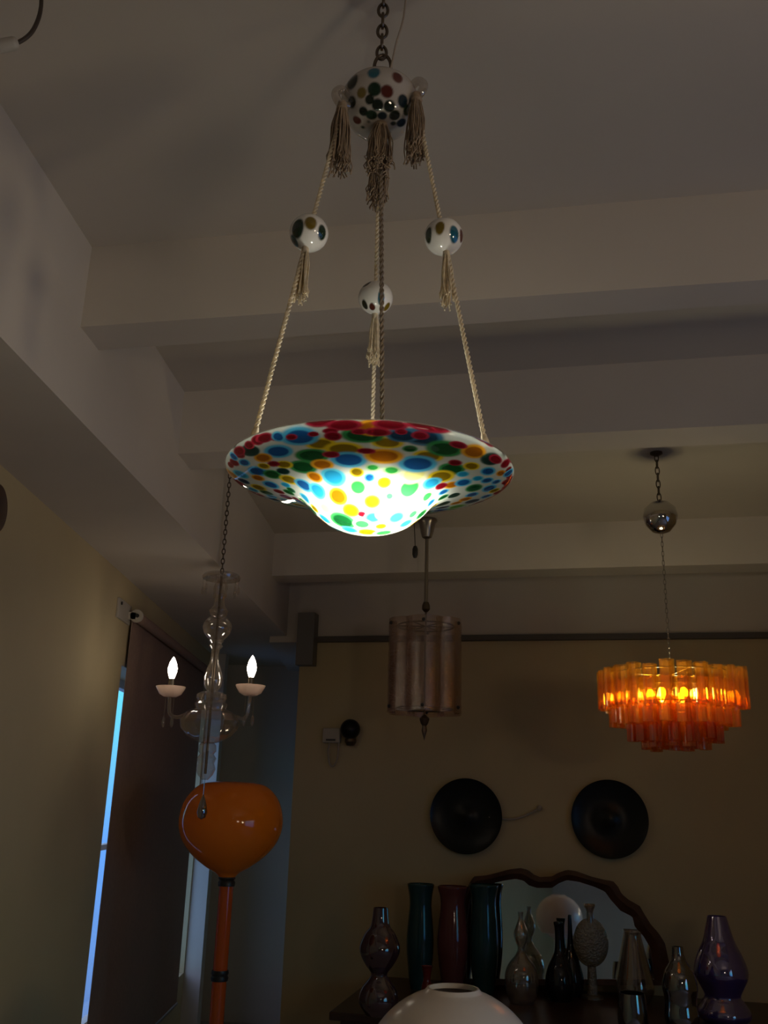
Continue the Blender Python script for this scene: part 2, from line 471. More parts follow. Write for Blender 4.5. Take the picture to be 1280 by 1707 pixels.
COLS = {  # core, halo
    'B': ((.01, .10, .34), (.10, .58, .92)), 'D': ((.008, .045, .10), (.05, .20, .34)),
    'Y': ((.26, .17, .004), (.93, .70, .02)), 'P': ((.85, .85, .30), (.92, .95, .55)),
    'G': ((.005, .085, .02), (.04, .30, .08)), 'K': ((.004, .03, .025), (.02, .085, .07)),
    'L': ((.03, .38, .06), (.45, .85, .40)), 'O': ((.42, .13, .003), (.93, .44, .02)),
    'R': ((.20, .004, .012), (.42, .02, .05)), 'C': ((.02, .32, .60), (.10, .66, .92))}
SP = [(420, 205, 45, 'Y'), (520, 228, 55, 'Y'), (385, 255, 52, 'G'), (540, 272, 52, 'B'), (345, 303, 45, 'G'), (428, 293, 34, 'O'),
      (475, 345, 45, 'C'), (395, 345, 24, 'O'), (240, 238, 50, 'B'), (265, 293, 30, 'Y'), (175, 265, 36, 'O'), (220, 290, 20, 'R'), (150, 322, 42, 'B'),
      (215, 335, 36, 'G'), (285, 357, 32, 'Y'), (348, 380, 36, 'B'), (408, 405, 30, 'C'), (575, 325, 20, 'Y'), (580, 390, 28, 'L'), (495, 430, 30, 'O'),
      (550, 490, 26, 'Y'), (515, 535, 42, 'G'), (597, 505, 12, 'R'), (645, 520, 26, 'C'), (598, 548, 28, 'L'), (715, 428, 14, 'L'), (700, 500, 30, 'P'),
      (745, 520, 28, 'C'), (785, 545, 24, 'C'), (815, 505, 20, 'L'), (800, 395, 40, 'L'), (820, 335, 42, 'P'), (880, 258, 60, 'Y'), (835, 290, 78, 'B'),
      (690, 257, 55, 'O'), (615, 235, 36, 'R'), (705, 200, 45, 'Y'), (600, 168, 88, 'G'), (640, 140, 45, 'O'), (330, 178, 90, 'B'), (860, 180, 100, 'D'),
      (950, 228, 78, 'G'), (980, 312, 46, 'G'), (935, 345, 44, 'Y'), (895, 372, 30, 'C'), (875, 430, 22, 'L'), (945, 410, 18, 'B'), (980, 380, 26, 'O'),
      (935, 385, 20, 'R'), (995, 285, 30, 'R'), (1065, 300, 32, 'Y'), (1030, 370, 32, 'B'), (1075, 393, 36, 'G'), (1075, 240, 46, 'O'), (1145, 272, 42, 'K'),
      (1135, 322, 34, 'B'), (1190, 330, 24, 'O'), (1140, 395, 36, 'B'), (120, 235, 40, 'K'), (150, 190, 36, 'R'), (75, 250, 26, 'R'), (52, 285, 22, 'R'),
      (300, 118, 90, 'R'), (420, 110, 60, 'R'), (880, 130, 95, 'R'), (1195, 235, 25, 'R'), (1210, 290, 25, 'R'), (95, 285, 28, 'B'), (620, 582, 30, 'Y'),
      (545, 572, 26, 'C'), (690, 585, 32, 'L'), (465, 250, 25, 'R'), (770, 170, 60, 'D'), (520, 125, 70, 'R'), (720, 120, 70, 'R'), (1050, 160, 60, 'R'), (440, 480, 22, 'P')]


def bowl_hit(px, py):
    """where the sight line through a pixel meets the shade"""
    o = bowl_tilt.inverted() @ (EYE - LC); d = (bowl_tilt.inverted() @ ray(px, py)).normalized()
    best = None
    for i in range(len(BOWL) - 1):
        (r0, z0), (r1, z1) = BOWL[i], BOWL[i + 1]
        if abs(z1 - z0) < 1e-7: continue
        k = (r1 - r0) / (z1 - z0); c = r0 - k * z0
        A = d.x ** 2 + d.y ** 2 - (k * d.z) ** 2
        B = 2 * (o.x * d.x + o.y * d.y - k * d.z * (k * o.z + c)); Cc = o.x ** 2 + o.y ** 2 - (k * o.z + c) ** 2
        disc = B * B - 4 * A * Cc
        if disc < 0 or abs(A) < 1e-9: continue
        for s in (-1, 1):
            t = (-B + s * math.sqrt(disc)) / (2 * A); p = o + d * t
            if t > 0 and min(z0, z1) - 1e-6 <= p.z <= max(z0, z1) + 1e-6 and (k * p.z + c) >= 0:
                if best is None or t < best[0]: best = (t, p)
    return best[1] if best else None


def paint(me, spots, base, alpha_fn=None, soft=.16):
    n = len(me.vertices); co = np.empty(n * 3); me.vertices.foreach_get('co', co); co = co.reshape(-1, 3)
    col = np.ones((n, 4)); col[:, :3] = base
    al = np.full(n, .9) if alpha_fn is None else alpha_fn(co)
    for (p, r, core, halo, st) in spots:
        dv = co - np.array(p)
        if st is not None:                             # stretched spots (radial direction, factor)
            ax, fac = st; a = dv @ np.array(ax); dist = np.sqrt(np.maximum(0, (dv ** 2).sum(1) - a * a + (a / fac) ** 2))
        else:
            dist = np.sqrt((dv ** 2).sum(1))
        q = dist / r
        h = np.clip((1.0 - q) / .26, 0, 1)[:, None]; h = h * h * (3 - 2 * h)
        col[:, :3] = col[:, :3] * (1 - h) + np.array(halo) * h
        c = np.clip((.62 - q) / soft + .5, 0, 1)[:, None]; c = c * c * (3 - 2 * c)
        col[:, :3] = col[:, :3] * (1 - c) + np.array(core) * c
    col[:, 3] = al
    at = me.color_attributes.new('murrine', 'FLOAT_COLOR', 'POINT')
    at.data.foreach_set('color', col.astype(np.float32).ravel())


spots = []; taken = []
for X, Y, W, k in SP:
    p = bowl_hit(370 + X / 2.56, 660 + Y / 2.56)
    if p is None: continue
    r = W / 2.56 / 945.0 * 1.34
    rad = Vector((p.x, p.y, 0)); R = rad.length
    r = min(r, .042)
    st = None
    core, halo = COLS[k]
    if R < .125: r *= 1.2
    if R > .13:                                        # on the brim the canes were pulled along the rim
        tang = Vector((-p.y, p.x, 0)).normalized(); fac = min(2.0, 1 + (R - .13) * 7)
        st = (tuple(tang), fac); r = r / fac * (.92 if W >= 60 else 1.2)
    if k == 'R' and R > .19:
        fac = max(1.5, min(4.5, W / 2.56 / 945.0 / .009)); r = .0105; st = (st[0], fac)
    spots.append((tuple(p), r, core, halo, st)); taken.append((p, r))
for i in range(46):                                    # ruby canes along the lip
    a = 2 * PI * (i + random.uniform(-.3, .3)) / 46; R = random.uniform(.240, .250)
    zz_ = BOWL[min(range(len(BOWL)), key=lambda q: abs(BOWL[q][0] - R))][1]
    p = Vector((R * math.cos(a), R * math.sin(a), zz_)); tg = (-math.sin(a), math.cos(a), 0)
    spots.append((tuple(p), random.uniform(.006, .010), COLS['R'][0], COLS['R'][1], (tg, random.uniform(1.6, 2.6))))
keys = list('BYGOLRCDK')
tries = 0
while tries < 5000:
    tries += 1
    a = random.uniform(0, 2 * PI); s = math.sqrt(random.random()); R = .246 * s
    if -.95 * PI < a < -.05 * PI and R < .24 : continue    # near half is already laid out
    i = min(range(len(BOWL)), key=lambda q: abs(BOWL[q][0] - R)); z = BOWL[i][1]
    p = Vector((R * math.cos(a), R * math.sin(a), z)); r = random.uniform(.010, .019)
    if any((p - q).length < (r + w) * .92 for q, w in taken): continue
    k = random.choice('RRRBKO') if R > .225 else random.choice(keys if R > .13 else 'BYGOLCY')
    core, halo = COLS[k]; st = None
    if R > .13:
        st = (tuple(Vector((-p.y, p.x, 0)).normalized()), 1.3)
    spots.append((tuple(p), r, core, halo, st)); taken.append((p, r))

bm_ = MB(); bm_.lathe(BOWL, 640)
spots = [(a, b, tuple(x * .85 for x in c), tuple(x * .80 for x in d), e) for a, b, c, d, e in spots]
bowl = bm_.build('shade', ['murrine', 'clearin'], lamp, recalc=True)
paint(bowl.data, spots, (.58, .63, .58), lambda co: np.clip(1.0 - np.clip((np.hypot(co[:, 0], co[:, 1]) - .11) / .12, 0, 1) * .55, .3, .95))
inner = [(max(1e-5, r - .0035), z + .0035) for r, z in BOWL[::3]]
MB().lathe(inner, 96).build('inner_skin', 'clearin', bowl)
rimz = BOWL[-1][1]
MB().ring((0, 0, rimz), BOWL[-1][0] - .0015, .0022, seg=160, ts=8).build('rim_edge', 'clear', bowl)
bowl.rotation_euler = (TILT, 0, 0)
# bulb and holder inside the bowl
MB().sphere((.022, -.030, -.030), .026, 24, 16, sz=1.2).build('bulb', 'bulb', lamp)
MB().lathe([(1e-5, .075), (.014, .075), (.017, .06), (.017, .0), (.013, -.012), (1e-5, -.012)], 24, (.020, -.026, .012)).build('bulb_holder', 'whiteplastic', lamp)

# canopy, a small globe of the same glass
cz = at_y(633, 175, LY); CC = Vector((cz.x, LY, cz.z)) - LC
CR = .074
can = MB().lathe(prof2([(1e-4, -.058), (.030, -.057), (.053, -.050), (.068, -.026), (.077, .000), (.076, .018), (.064, .036), (.034, .046), (1e-4, .049)], 12), 160)
canopy = can.build('canopy', 'murrine_solid', lamp); canopy.location = CC
view = (EYE - (LC + CC)).normalized(); vr = Vector((0, 0, 1)).cross(view).normalized(); vu = view.cross(vr)


def on_ball(dx, dy, R):                               # offsets as fractions of the radius, seen from the room's middle
    q = max(0.0, 1 - dx * dx - dy * dy); return (vr * dx + vu * dy + view * math.sqrt(q)) * R


dk = {'k': (.012, .018, .012), 'g': (.012, .03, .016), 'r': (.085, .018, .012), 'b': (.012, .10, .15), 'n': (.012, .025, .04), 'y': (.16, .11, .012)}
cs = []
for dx, dy, r, k in [(-.72, .52, .015, 'k'), (-.18, .74, .013, 'b'), (.42, .66, .012, 'r'), (-.16, .38, .013, 'g'), (.18, .34, .012, 'r'), (-.28, .12, .009, 'k'),
                     (-.06, .00, .011, 'k'), (.26, -.02, .011, 'k'), (-.44, -.18, .009, 'k'), (-.22, -.30, .012, 'g'), (.08, -.32, .011, 'n'), (.42, -.26, .011, 'k'),
                     (-.62, -.42, .009, 'r'), (.62, -.44, .010, 'n'), (-.30, -.52, .009, 'k'), (.40, -.52, .009, 'k'), (-.46, -.66, .008, 'g'), (.62, .12, .012, 'n'),
                     (-.5, .28, .010, 'y'), (.10, -.62, .010, 'k'), (.74, -.1, .010, 'g'), (-.76, .04, .011, 'k'), (-.08, -.86, .010, 'n'), (.3, -.8, .010, 'r')]:
    p = on_ball(dx, dy, .072); cs.append((tuple(p), r * 1.2, dk[k], dk[k], None))
for i in range(30):
    v = Vector((random.gauss(0, 1), random.gauss(0, 1), random.gauss(0, 1))).normalized()
    if v.dot(view) > .05: continue
    cs.append((tuple(v * .07), .011, dk[random.choice('kgrbn')], dk['k'], None))
paint(canopy.data, cs, (.44, .40, .36), None, .2)

# hanging hardware
topz = CC.z + .049
chain_top = Vector((CC.x, CC.y, ZC - LC.z))
MB().lathe([(1e-5, topz + .012), (.008, topz + .012), (.009, topz - .004), (1e-5, topz - .006)], 16, (CC.x, CC.y, 0)).build('canopy_nipple', 'bronze', lamp)
hook = MB()
hz = topz + .016
hook.tube([(CC.x + .003 + .017 * math.sin(a) * (1 if a < PI else 1), CC.y, hz + .030 - .030 * math.cos(a)) for a in [i * 2 * PI / 22 for i in range(20)]], .0036, 10)
hook.build('snap_hook', 'bronze', lamp)
MB().chain((CC.x, CC.y, hz + .052), (chain_top.x, chain_top.y, chain_top.z - .012), .034, .0034, .58).build('chain', 'bronze', lamp)
MB().lathe([(1e-5, 0), (.03, 0), (.03, -.006), (.008, -.016), (1e-5, -.016)], 24, (chain_top.x, chain_top.y, chain_top.z)).build('ceiling_plate', 'bronze', lamp)
wire = MB()
pts = bez([(CC.x + .012, CC.y, topz - .004), (CC.x + .022, CC.y - .01, topz + .045), (CC.x + .030, CC.y, topz + .11), (CC.x + .044, CC.y + .01, topz + .19), (CC.x + .05, CC.y + .012, chain_top.z)], 10)
wire.tube(pts, .0022, 8); wire.build('supply_wire', 'wire', lamp)
# twisted flex from canopy to bulb
b0 = Vector((CC.x + .004, CC.y, CC.z - .056)); b1 = Vector((.020, -.024, .084))
MB().rope(b0, b1, .0044, .026, 2, 6, 10).build('lamp_flex', 'flex', lamp)


def tassel(top, length, rad, n=46, axis=None, spread=1.25, curl=True):
    """bundle of threads bound at the top, ends crinkled"""
    mb = MB(); top = Vector(top)
    ax = Vector(axis).normalized() if axis else Vector((0, 0, -1))
    for i in range(n):
        a = random.uniform(0, 2 * PI); q = math.sqrt(random.random())
        o = Vector((math.cos(a), math.sin(a), 0)) * rad * q
        ln = length * random.uniform(.80, 1.03); path = []; N = 11
        w = random.uniform(0, 6.28); amp = rad * random.uniform(.05, .22)
        for k in range(N + 1):
            t = k / N
            s = min(1, .35 + 1.6 * t) if t < .5 else 1.0 + (spread - 1) * (t - .5) * 2
            j = Vector((math.sin(w + 7 * t), math.cos(w * 1.3 + 8 * t), 0)) * amp * t
            if curl and t > .82: j += Vector((random.uniform(-1, 1), random.uniform(-1, 1), 0)) * rad * .28
            path.append(top + ax * (ln * t) + o * s + j)
        mb.tube(path, [.0011] * N + [.0016], 4)
    mb.tube([top + ax * -.004, top + ax * .012, top + ax * .016], [rad * .45, rad * .62, rad * .45], 12)
    return mb


bead_pix = {'left': (525, 392), 'right': (733, 397), 'far': (617, 497)}
hole_r, hook_r = .226, .080
bead_cols = {'left': [(-.62, .22, .016, 'g', 1.5), (.05, .55, .013, 'y', 1.4), (.68, .10, .012, 'g', 1.5), (-.75, -.5, .012, 'b', 1.4)],
             'right': [(-.80, .10, .012, 'g', 1.7), (-.20, .50, .012, 'y', 1.9), (.55, .15, .013, 'b', 1.8), (.93, .05, .010, 'r', 1.6)],
             'far': [(-.62, -.45, .010, 'k', 2.0), (-.18, -.55, .009, 'r', 2.0), (.32, .02, .011, 'b', 2.4), (.68, -.52, .010, 'y', 1.6), (-.55, .80, .011, 'k', 1.3)]}
for nm, ang in (('left', -PI / 2 - PI / 3), ('right', -PI / 2 + PI / 3), ('far', PI / 2)):
    dirv = Vector((math.cos(ang), math.sin(ang), 0))
    hole = bowl_tilt @ Vector((dirv.x * hole_r, dirv.y * hole_r, .006))
    hk = CC + dirv * hook_r + Vector((0, 0, {'left': -.034, 'right': -.008, 'far': -.016}[nm]))
    # glass arm loop on the canopy
    lp = MB(); out = CC + dirv * .066 + Vector((0, 0, {'left': -.016, 'right': .010, 'far': .002}[nm]))
    lp.tube(bez([tuple(out), tuple(out + dirv * .020 + Vector((0, 0, .012))), tuple(out + dirv * .034 + Vector((0, 0, -.004))), tuple(out + dirv * .024 + Vector((0, 0, -.022))), tuple(out + dirv * .004 + Vector((0, 0, -.020)))], 6), .0085, 12)
    lp.build('glass_hook', 'clear', lamp)
    # the cord, with the bead threaded on it
    px, py = bead_pix[nm]
    d = ray(px, py); best = min((i / 400 for i in range(401)), key=lambda t: ((LC + hk.lerp(hole, t) - EYE).normalized() - d.normalized()).length)
    bc = hk.lerp(hole, best)
    cord = MB().rope(hk, hole, .0042, .019, 2, 6, 10)
    # knot round the brim
    along = (hk - hole).normalized()
    cord.tube([hole + along * .0, hole + along * .016, hole + along * .034, hole + along * .046], [.0068, .0075, .0068, .0045], 10)
    co = cord.build('cord', 'rope', lamp)
    bd = MB().sphere((0, 0, 0), .0355, 96, 64, sz=.96); be = bd.build('bead', 'murrine_solid', lamp); be.location = bc
    vw = (EYE - (LC + bc)).normalized(); r_ = Vector((0, 0, 1)).cross(vw).normalized(); u_ = vw.cross(r_)
    bs = []
    for dx, dy, r, k, fac in bead_cols[nm]:
        q = math.sqrt(max(0, 1 - dx * dx - dy * dy)); p = (r_ * dx + u_ * dy + vw * q) * .0355
        bs.append((tuple(p), r / math.sqrt(fac) * 1.15, dk[k], dk[k], (tuple(u_), fac)))
    for dx, dy, k in ((-.5, .1, 'b'), (.1, -.4, 'r'), (.6, .3, 'g')):
        p = (r_ * dx + u_ * dy - vw * .75) * .036; bs.append((tuple(p), .011, dk[k], dk[k], None))
    paint(be.data, bs, (.80, .78, .74), None, .2)
    # tassels below the hook and below the bead
    ta = tassel(hk + dirv * .004 + Vector((0, 0, -.004)), .158, .019, 80, None, 1.1)
    ta.build('tassel', 'fibre', lamp)
    ax = (hole - hk).normalized() * .5 + Vector((0, 0, -1)) * .5
    tl = tassel(bc + (hole - hk).normalized() * .030, .118, .0115, 40, tuple(Vector((0, 0, -1)) * .8 + ax * .3), 1.25)
    tl.build('tassel', 'rope', lamp)
ct = tassel(Vector((CC.x + .004, CC.y - .012, CC.z - .052)), .120, .024, 90, None, 1.1); ct.build('tassel', 'fibre', lamp)

# ------------------------------------------------------------------ clear glass chandelier with candle bulbs
GY = 4.5


def zat(px, py, y): return at_y(px, py, y).z


ga = at_y(352, 1170, GY); GX = ga.x
def gz(py): return at_y(365 - (py - 1000) * .082, py, GY).z


ch = thing('glass_chandelier', 'clear blown glass chandelier with two lit candle bulbs above orange lamp', 'chandelier', (GX, GY, gz(1365)))
zo = gz(1365)
S = 1 / 347.0


def gp(lst): return [(max(1e-5, r * S), gz(py) - zo) for r, py in lst]


MB().chain((0, 0, gz(956) - zo), (0, 0, ZC - zo - .01), .032, .0026, .5).build('chain', 'bronze', ch)
MB().lathe([(1e-5, ZC - zo), (.045, ZC - zo), (.045, ZC - zo - .012), (.01, ZC - zo - .03), (1e-5, ZC - zo - .03)], 24).build('ceiling_plate', 'steel', ch)
MB().tube([(0, 0, gz(960) - zo), (0, 0, gz(1290) - zo)], .0065, 10).build('rod', 'bronze', ch)
dish = MB().lathe(prof2([(3, 968), (14, 960), (26, 957), (33, 960), (34, 963)], 6) and gp([(3, 966), (10, 961), (22, 957), (30, 958), (33, 962), (32, 966), (22, 962), (10, 966), (3, 970)]), 40)
dsh = dish.build('top_dish', 'clear', ch)
for k in range(10):
    a = 2 * PI * (k + .3) / 10
    x, y = .088 * math.cos(a), .088 * math.sin(a)
    zt_ = gz(964) - zo; ln = .085 + .02 * (k % 2)
    d = MB(); d.tube([(x, y, zt_), (x, y, zt_ - ln * .45)], .0014, 6)
    d.lathe([(1e-5, 0), (.005, -.006), (.0085, -.024), (.006, -.038), (1e-5, -.044)], 10, (x, y, zt_ - ln * .45))
    d.build('drop', 'clear', ch)
MB().lathe(gp([(5, 966), (10, 975), (9, 985), (12, 992), (8, 1000), (10, 1010), (16, 1018), (14, 1026), (9, 1030)]), 32).build('neck', 'clear', ch)
MB().lathe(gp([(8, 1028), (16, 1030), (23, 1038), (25, 1046), (22, 1056), (15, 1064), (9, 1068)]), 40).build('ball', 'clear', ch)
MB().lathe(gp([(9, 1066), (13, 1068), (9, 1073), (12, 1077), (8, 1082)]), 32).build('collar', 'clear', ch)
MB().lathe(gp([(7, 1080), (6, 1095), (8, 1105), (13, 1118), (16, 1130), (14, 1145), (8, 1153)]), 40).build('vase_stem', 'clear', ch)
MB().lathe(gp([(8, 1153), (18, 1154), (24, 1158), (25, 1165), (22, 1168), (27, 1174), (24, 1182), (14, 1184)]), 48, lobes=16, lobe_amp=.03).build('ribbed_flange', 'clear', ch)
MB().lathe(gp([(14, 1180), (30, 1183), (42, 1190), (49, 1202), (47, 1214), (36, 1227), (20, 1236), (10, 1239)]), 64, lobes=14, lobe_amp=.015).build('bowl', 'clear', ch)
MB().lathe(gp([(9, 1237), (14, 1242), (15, 1252), (11, 1257), (16, 1264), (13, 1272), (16, 1282), (12, 1292), (5, 1300)]), 40).build('lower_neck', 'clear', ch)
dr = MB(); dr.tube([(0, 0, gz(1298) - zo), (0, 0, gz(1326) - zo)], .0018, 6)
dr.lathe(gp([(.4, 1324), (3, 1330), (6.5, 1342), (8.5, 1354), (6, 1363), (.4, 1366)]), 20)
dr.build('bottom_drop', 'smoke', ch)
for sx, bxp, byp in ((-1, 284, 1155), (1, 417, 1153)):
    bp = at_y(bxp, byp, GY - .02 * sx); bx = bp.x - GX; bz = bp.z - zo; byo = -.02 * sx
    arm = MB(); r0 = .125
    arm.tube(bez([(sx * r0, 0, gz(1193) - zo), (sx * (r0 + .035), byo * .3, gz(1197) - zo), (bx * .96, byo * .8, gz(1191) - zo), (bx, byo, gz(1172) - zo), (bx, byo, bz + .004)], 7), .0085, 12)
    ao = arm.build('arm', 'clear', ch)
    cup = MB().lathe([(1e-5, -.018), (.030, -.018), (.052, -.006), (.068, .022), (.071, .030), (.066, .030), (.048, .004), (1e-5, -.008)], 40, (bx, byo, bz), lobes=18, lobe_amp=.02)
    cup.build('bobeche', 'frost', ch)
    MB().lathe([(1e-5, .046), (.013, .046), (.015, .020), (.017, -.006), (1e-5, -.006)], 20, (bx, byo, bz + .022)).build('candle_socket', 'steel', ch)
    MB().lathe([(1e-5, 0), (.010, .0), (.014, .010), (.022, .036), (.023, .052), (.017, .078), (.007, .100), (1e-5, .109)], 24, (bx, byo, bz + .066)).build('bulb', 'candle', ch)
    for q in (-1, 1):
        x = bx + q * .020; d = MB(); zt_ = bz - .02
        d.tube([(x, byo, zt_), (x, byo, zt_ - .09)], .0014, 6)
        d.lathe([(1e-5, 0), (.005, -.006), (.009, -.030), (.006, -.046), (1e-5, -.055)], 10, (x, byo, zt_ - .09))
        d.build('drop', 'clear', ch)

# ------------------------------------------------------------------ pink glass lantern on a rod
PX = at_z(712, 866, ZC); PY = PX.y
pk = thing('glass_lantern', 'unlit pinkish textured glass cylinder lantern on a metal rod', 'chandelier', (PX.x, PY, 0))
def pz(py): return zat(712 - (py - 868) * .02, py, PY)


MB().lathe([(1e-5, ZC), (.062, ZC), (.066, ZC - .012), (.050, ZC - .030), (.040, pz(888)), (.030, pz(896)), (.010, pz(899)), (1e-5, pz(899))], 32).build('canopy', 'steel', pk)
MB().tube([(0, 0, pz(897)), (0, 0, pz(1012))], .011, 12).build('rod', 'steel', pk)
MB().lathe([(1e-5, pz(1003)), (.016, pz(1004)), (.024, pz(1010)), (.024, pz(1016)), (.012, pz(1020)), (1e-5, pz(1021))], 20).build('hub', 'bronze', pk)
MB().tube([(0, 0, pz(1018)), (0, 0, pz(1205))], .006, 8).build('inner_rod', 'bronze', pk)
zt0, zt1 = pz(1036), pz(1190)
n_p = 6
for fr_z in (zt0 - .03, zt1 + .03):
    fr = MB(); fr.ring((0, 0, fr_z), .17, .005, seg=48)
    for k in range(3):
        a = PI * k / 3; fr.tube([(.17 * math.cos(a), .17 * math.sin(a), fr_z), (-.17 * math.cos(a), -.17 * math.sin(a), fr_z)], .004, 8)
    fr.build('frame_ring', 'bronze', pk)
for k in range(n_p):
    a = 2 * PI * k / n_p + .42
    cx, cy = .118 * math.cos(a), .118 * math.sin(a); rr = .112; mbp = MB(); N = 20
    hgt = zt0 - zt1
    vs = []; NZ = 32
    for j in range(NZ + 1):
        z = zt1 + hgt * j / NZ
        for i in range(N + 1):
            t = -1.35 + 2.7 * i / N + a
            w = 1 + random.uniform(-.028, .028)
            vs.append((cx + rr * w * math.cos(t), cy + rr * w * math.sin(t), z))
        for i in range(N, -1, -1):
            t = -1.35 + 2.7 * i / N + a
            vs.append((cx + (rr - .007) * math.cos(t), cy + (rr - .007) * math.sin(t), z))
    m_ = 2 * (N + 1)
    fs = [(j * m_ + i, j * m_ + (i + 1) % m_, (j + 1) * m_ + (i + 1) % m_, (j + 1) * m_ + i) for j in range(NZ) for i in range(m_)]
    for base in (0, NZ * m_):
        fs += [(base + i, base + i + 1, base + m_ - 2 - i, base + m_ - 1 - i) for i in range(N)]
    mbp._add(vs, fs)
    po = mbp.build('glass_panel', 'pink', pk)
    for z in (zt0 - .03, zt1 + .03):
        rx = .118 + rr
        MB().sphere((rx * math.cos(a), rx * math.sin(a), z), .011, 12, 8).build('screw', 'blackplastic', po)
MB().lathe([(1e-5, pz(1190)), (.018, pz(1194)), (.030, pz(1198)), (.022, pz(1206)), (.012, pz(1210)), (.016, pz(1218)), (.006, pz(1228)), (1e-5, pz(1235))], 20).build('finial', 'bronze', pk)

# loose pull switch / plug hanging beside the rod
cp = at_z(690, 858, ZC)
sw = thing('hanging_plug', 'small black plug dangling on a thin wire beside the lantern canopy', 'plug', (cp.x, cp.y, 0))
q0 = at_y(690, 862, cp.y); q1 = at_y(692, 910, cp.y); q2 = at_y(695, 931, cp.y)
MB().tube(bez([(0, 0, ZC), (q0.x - cp.x, .0, q0.z - .01), (q1.x - cp.x, 0, q1.z)], 6), .0028, 6).build('wire', 'darkcable', sw)
MB().lathe([(1e-5, 0), (.010, -.002), (.017, -.02), (.017, -.055), (.010, -.075), (1e-5, -.078)], 14, (q1.x - cp.x, 0, q1.z)).build('plug_body', 'blackplastic', sw)

# ------------------------------------------------------------------ amber tube chandelier
AY = 4.25
ap = at_y(1121, 1170, AY)
AX = ap.x
def az(py): return at_y(1121 + (py - 1170) * .07, py, AY).z


SA = 1 / (FPX / ((at_y(1121, 1170, AY) - EYE).dot(Fv)))
am = thing('tube_chandelier', 'lit amber glass tube chandelier in stepped tiers on a chain', 'chandelier', (AX, AY, 0))
MB().chain((0, 0, az(880)), (0, 0, ZC - .01), .046, .0028, .42).build('upper_chain', 'bronze', am)
MB().lathe([(1e-5, ZC), (.03, ZC), (.03, ZC - .008), (.008, ZC - .02), (1e-5, ZC - .02)], 20).build('ceiling_hook', 'bronze', am)
cr = 30 * SA
MB().lathe([(1e-5, az(838)), (cr * .55, az(839)), (cr * .9, az(848)), (cr, az(861)), (cr * .86, az(875)), (cr * .5, az(886)), (cr * .15, az(889)), (1e-5, az(889))], 48).build('canopy_ball', 'chrome', am)
MB().chain((0, 0, az(1105)), (0, 0, az(888)), .030, .0013, .40).build('lower_chain', 'steel', am)
def tronco(x, y, z0, z1, r, rot, mat):
    """one open tube of lobed cross-section"""
    mb = MB(); seg = 20; vs = []
    prof = [(r, z0), (r, z0 + (z1 - z0) * .5), (r * 1.0, z1), (r * .86, z1), (r * .84, z0 + (z1 - z0) * .5), (r * .86, z0)]
    n = len(prof)
    for k in range(seg):
        a = 2 * PI * k / seg; s = 1 + .16 * math.cos(5 * a + rot)
        for rr, z in prof: vs.append((x + rr * s * math.cos(a), y + rr * s * math.sin(a), z))
    mb._add(vs, [(k * n + i, ((k + 1) % seg) * n + i, ((k + 1) % seg) * n + (i + 1) % n, k * n + (i + 1) % n) for k in range(seg) for i in range(n)])
    return mb.build('glass_tube', mat, am)


fr = MB()
tiers = [(26, 110 * SA, 1118, 1182, 'amber', 11), (22, 93 * SA, 1140, 1211, 'amber', 10.5), (15, 68 * SA, 1165, 1236, 'amberdeep', 9.5), (11, 46 * SA, 1180, 1248, 'amberdeep', 9.5), (5, 20 * SA, 1190, 1250, 'amberdeep', 9.5)]
for n_t, rad, y0, y1, mat, tr_ in tiers:
    zt_, zb_ = az(y0), az(y1)
    for k in range(n_t):
        a = 2 * PI * (k + .5 * (n_t % 2)) / n_t
        dz = random.uniform(-.010, .010)
        tronco(rad * math.cos(a), rad * math.sin(a), zb_ + dz, zt_ + dz, tr_ * SA, random.uniform(0, 6), mat)
    fr.ring((0, 0, zt_ - .02), rad - tr_ * SA * .8, .003, seg=40, ts=6)
    fr.tube([(rad - .02, 0, zt_ - .02), (-rad + .02, 0, zt_ - .02)], .003, 6); fr.tube([(0, rad - .02, zt_ - .02), (0, -rad + .02, zt_ - .02)], .003, 6)
fr.tube([(0, 0, az(1104)), (0, 0, az(1200))], .007, 10)
fr.build('metal_frame', 'steel', am)
for k in range(6):
    a = 2 * PI * k / 6 - PI / 2 + .26
    MB().sphere((.095 * math.cos(a), .095 * math.sin(a), az(1158)), .018, 16, 10, sz=1.4).build('bulb', 'amberbulb', am)

# ------------------------------------------------------------------ orange balloon floor lamp
OY = 4.85
oc = at_y(385, 1372, OY); OX = oc.x
SO = (oc - EYE).dot(Fv) / FPX
def oz(py): return at_y(385 - (py - 1372) * .078, py, OY).z


fl = thing('floor_lamp', 'orange glass balloon floor lamp standing before the brown blind', 'floor lamp', (OX, OY, 0))
gl = MB().lathe(prof2([(1e-4, oz(1303)), (34 * SO, oz(1304)), (58 * SO, oz(1311)), (78 * SO, oz(1334)), (86 * SO, oz(1368)), (80 * SO, oz(1398)), (62 * SO, oz(1424)), (38 * SO, oz(1444)), (20 * SO, oz(1455)), (13 * SO, oz(1462))], 8), 72)
gl.build('balloon_shade', 'orange', fl)
MB().lathe([(1e-5, oz(1460)), (13 * SO, oz(1460)), (14 * SO, oz(1464)), (12 * SO, oz(1467)), (14 * SO, oz(1471)), (13.5 * SO, oz(1477)), (1e-5, oz(1478))], 32).build('collar', 'blackplastic', fl)
MB().tube([(0, 0, .03), (0, 0, oz(1476))], 11.5 * SO, 32).build('stem', 'orangetube', fl)
MB().lathe([(1e-5, oz(1617)), (13 * SO, oz(1617)), (14 * SO, oz(1622)), (12.5 * SO, oz(1626)), (14 * SO, oz(1630)), (13 * SO, oz(1635)), (1e-5, oz(1635))], 32).build('ring_collar', 'blackplastic', fl)
MB().lathe([(1e-5, 0), (.15, 0), (.15, .012), (.06, .03), (.03, .04), (1e-5, .04)], 40).build('base', 'blackplastic', fl)

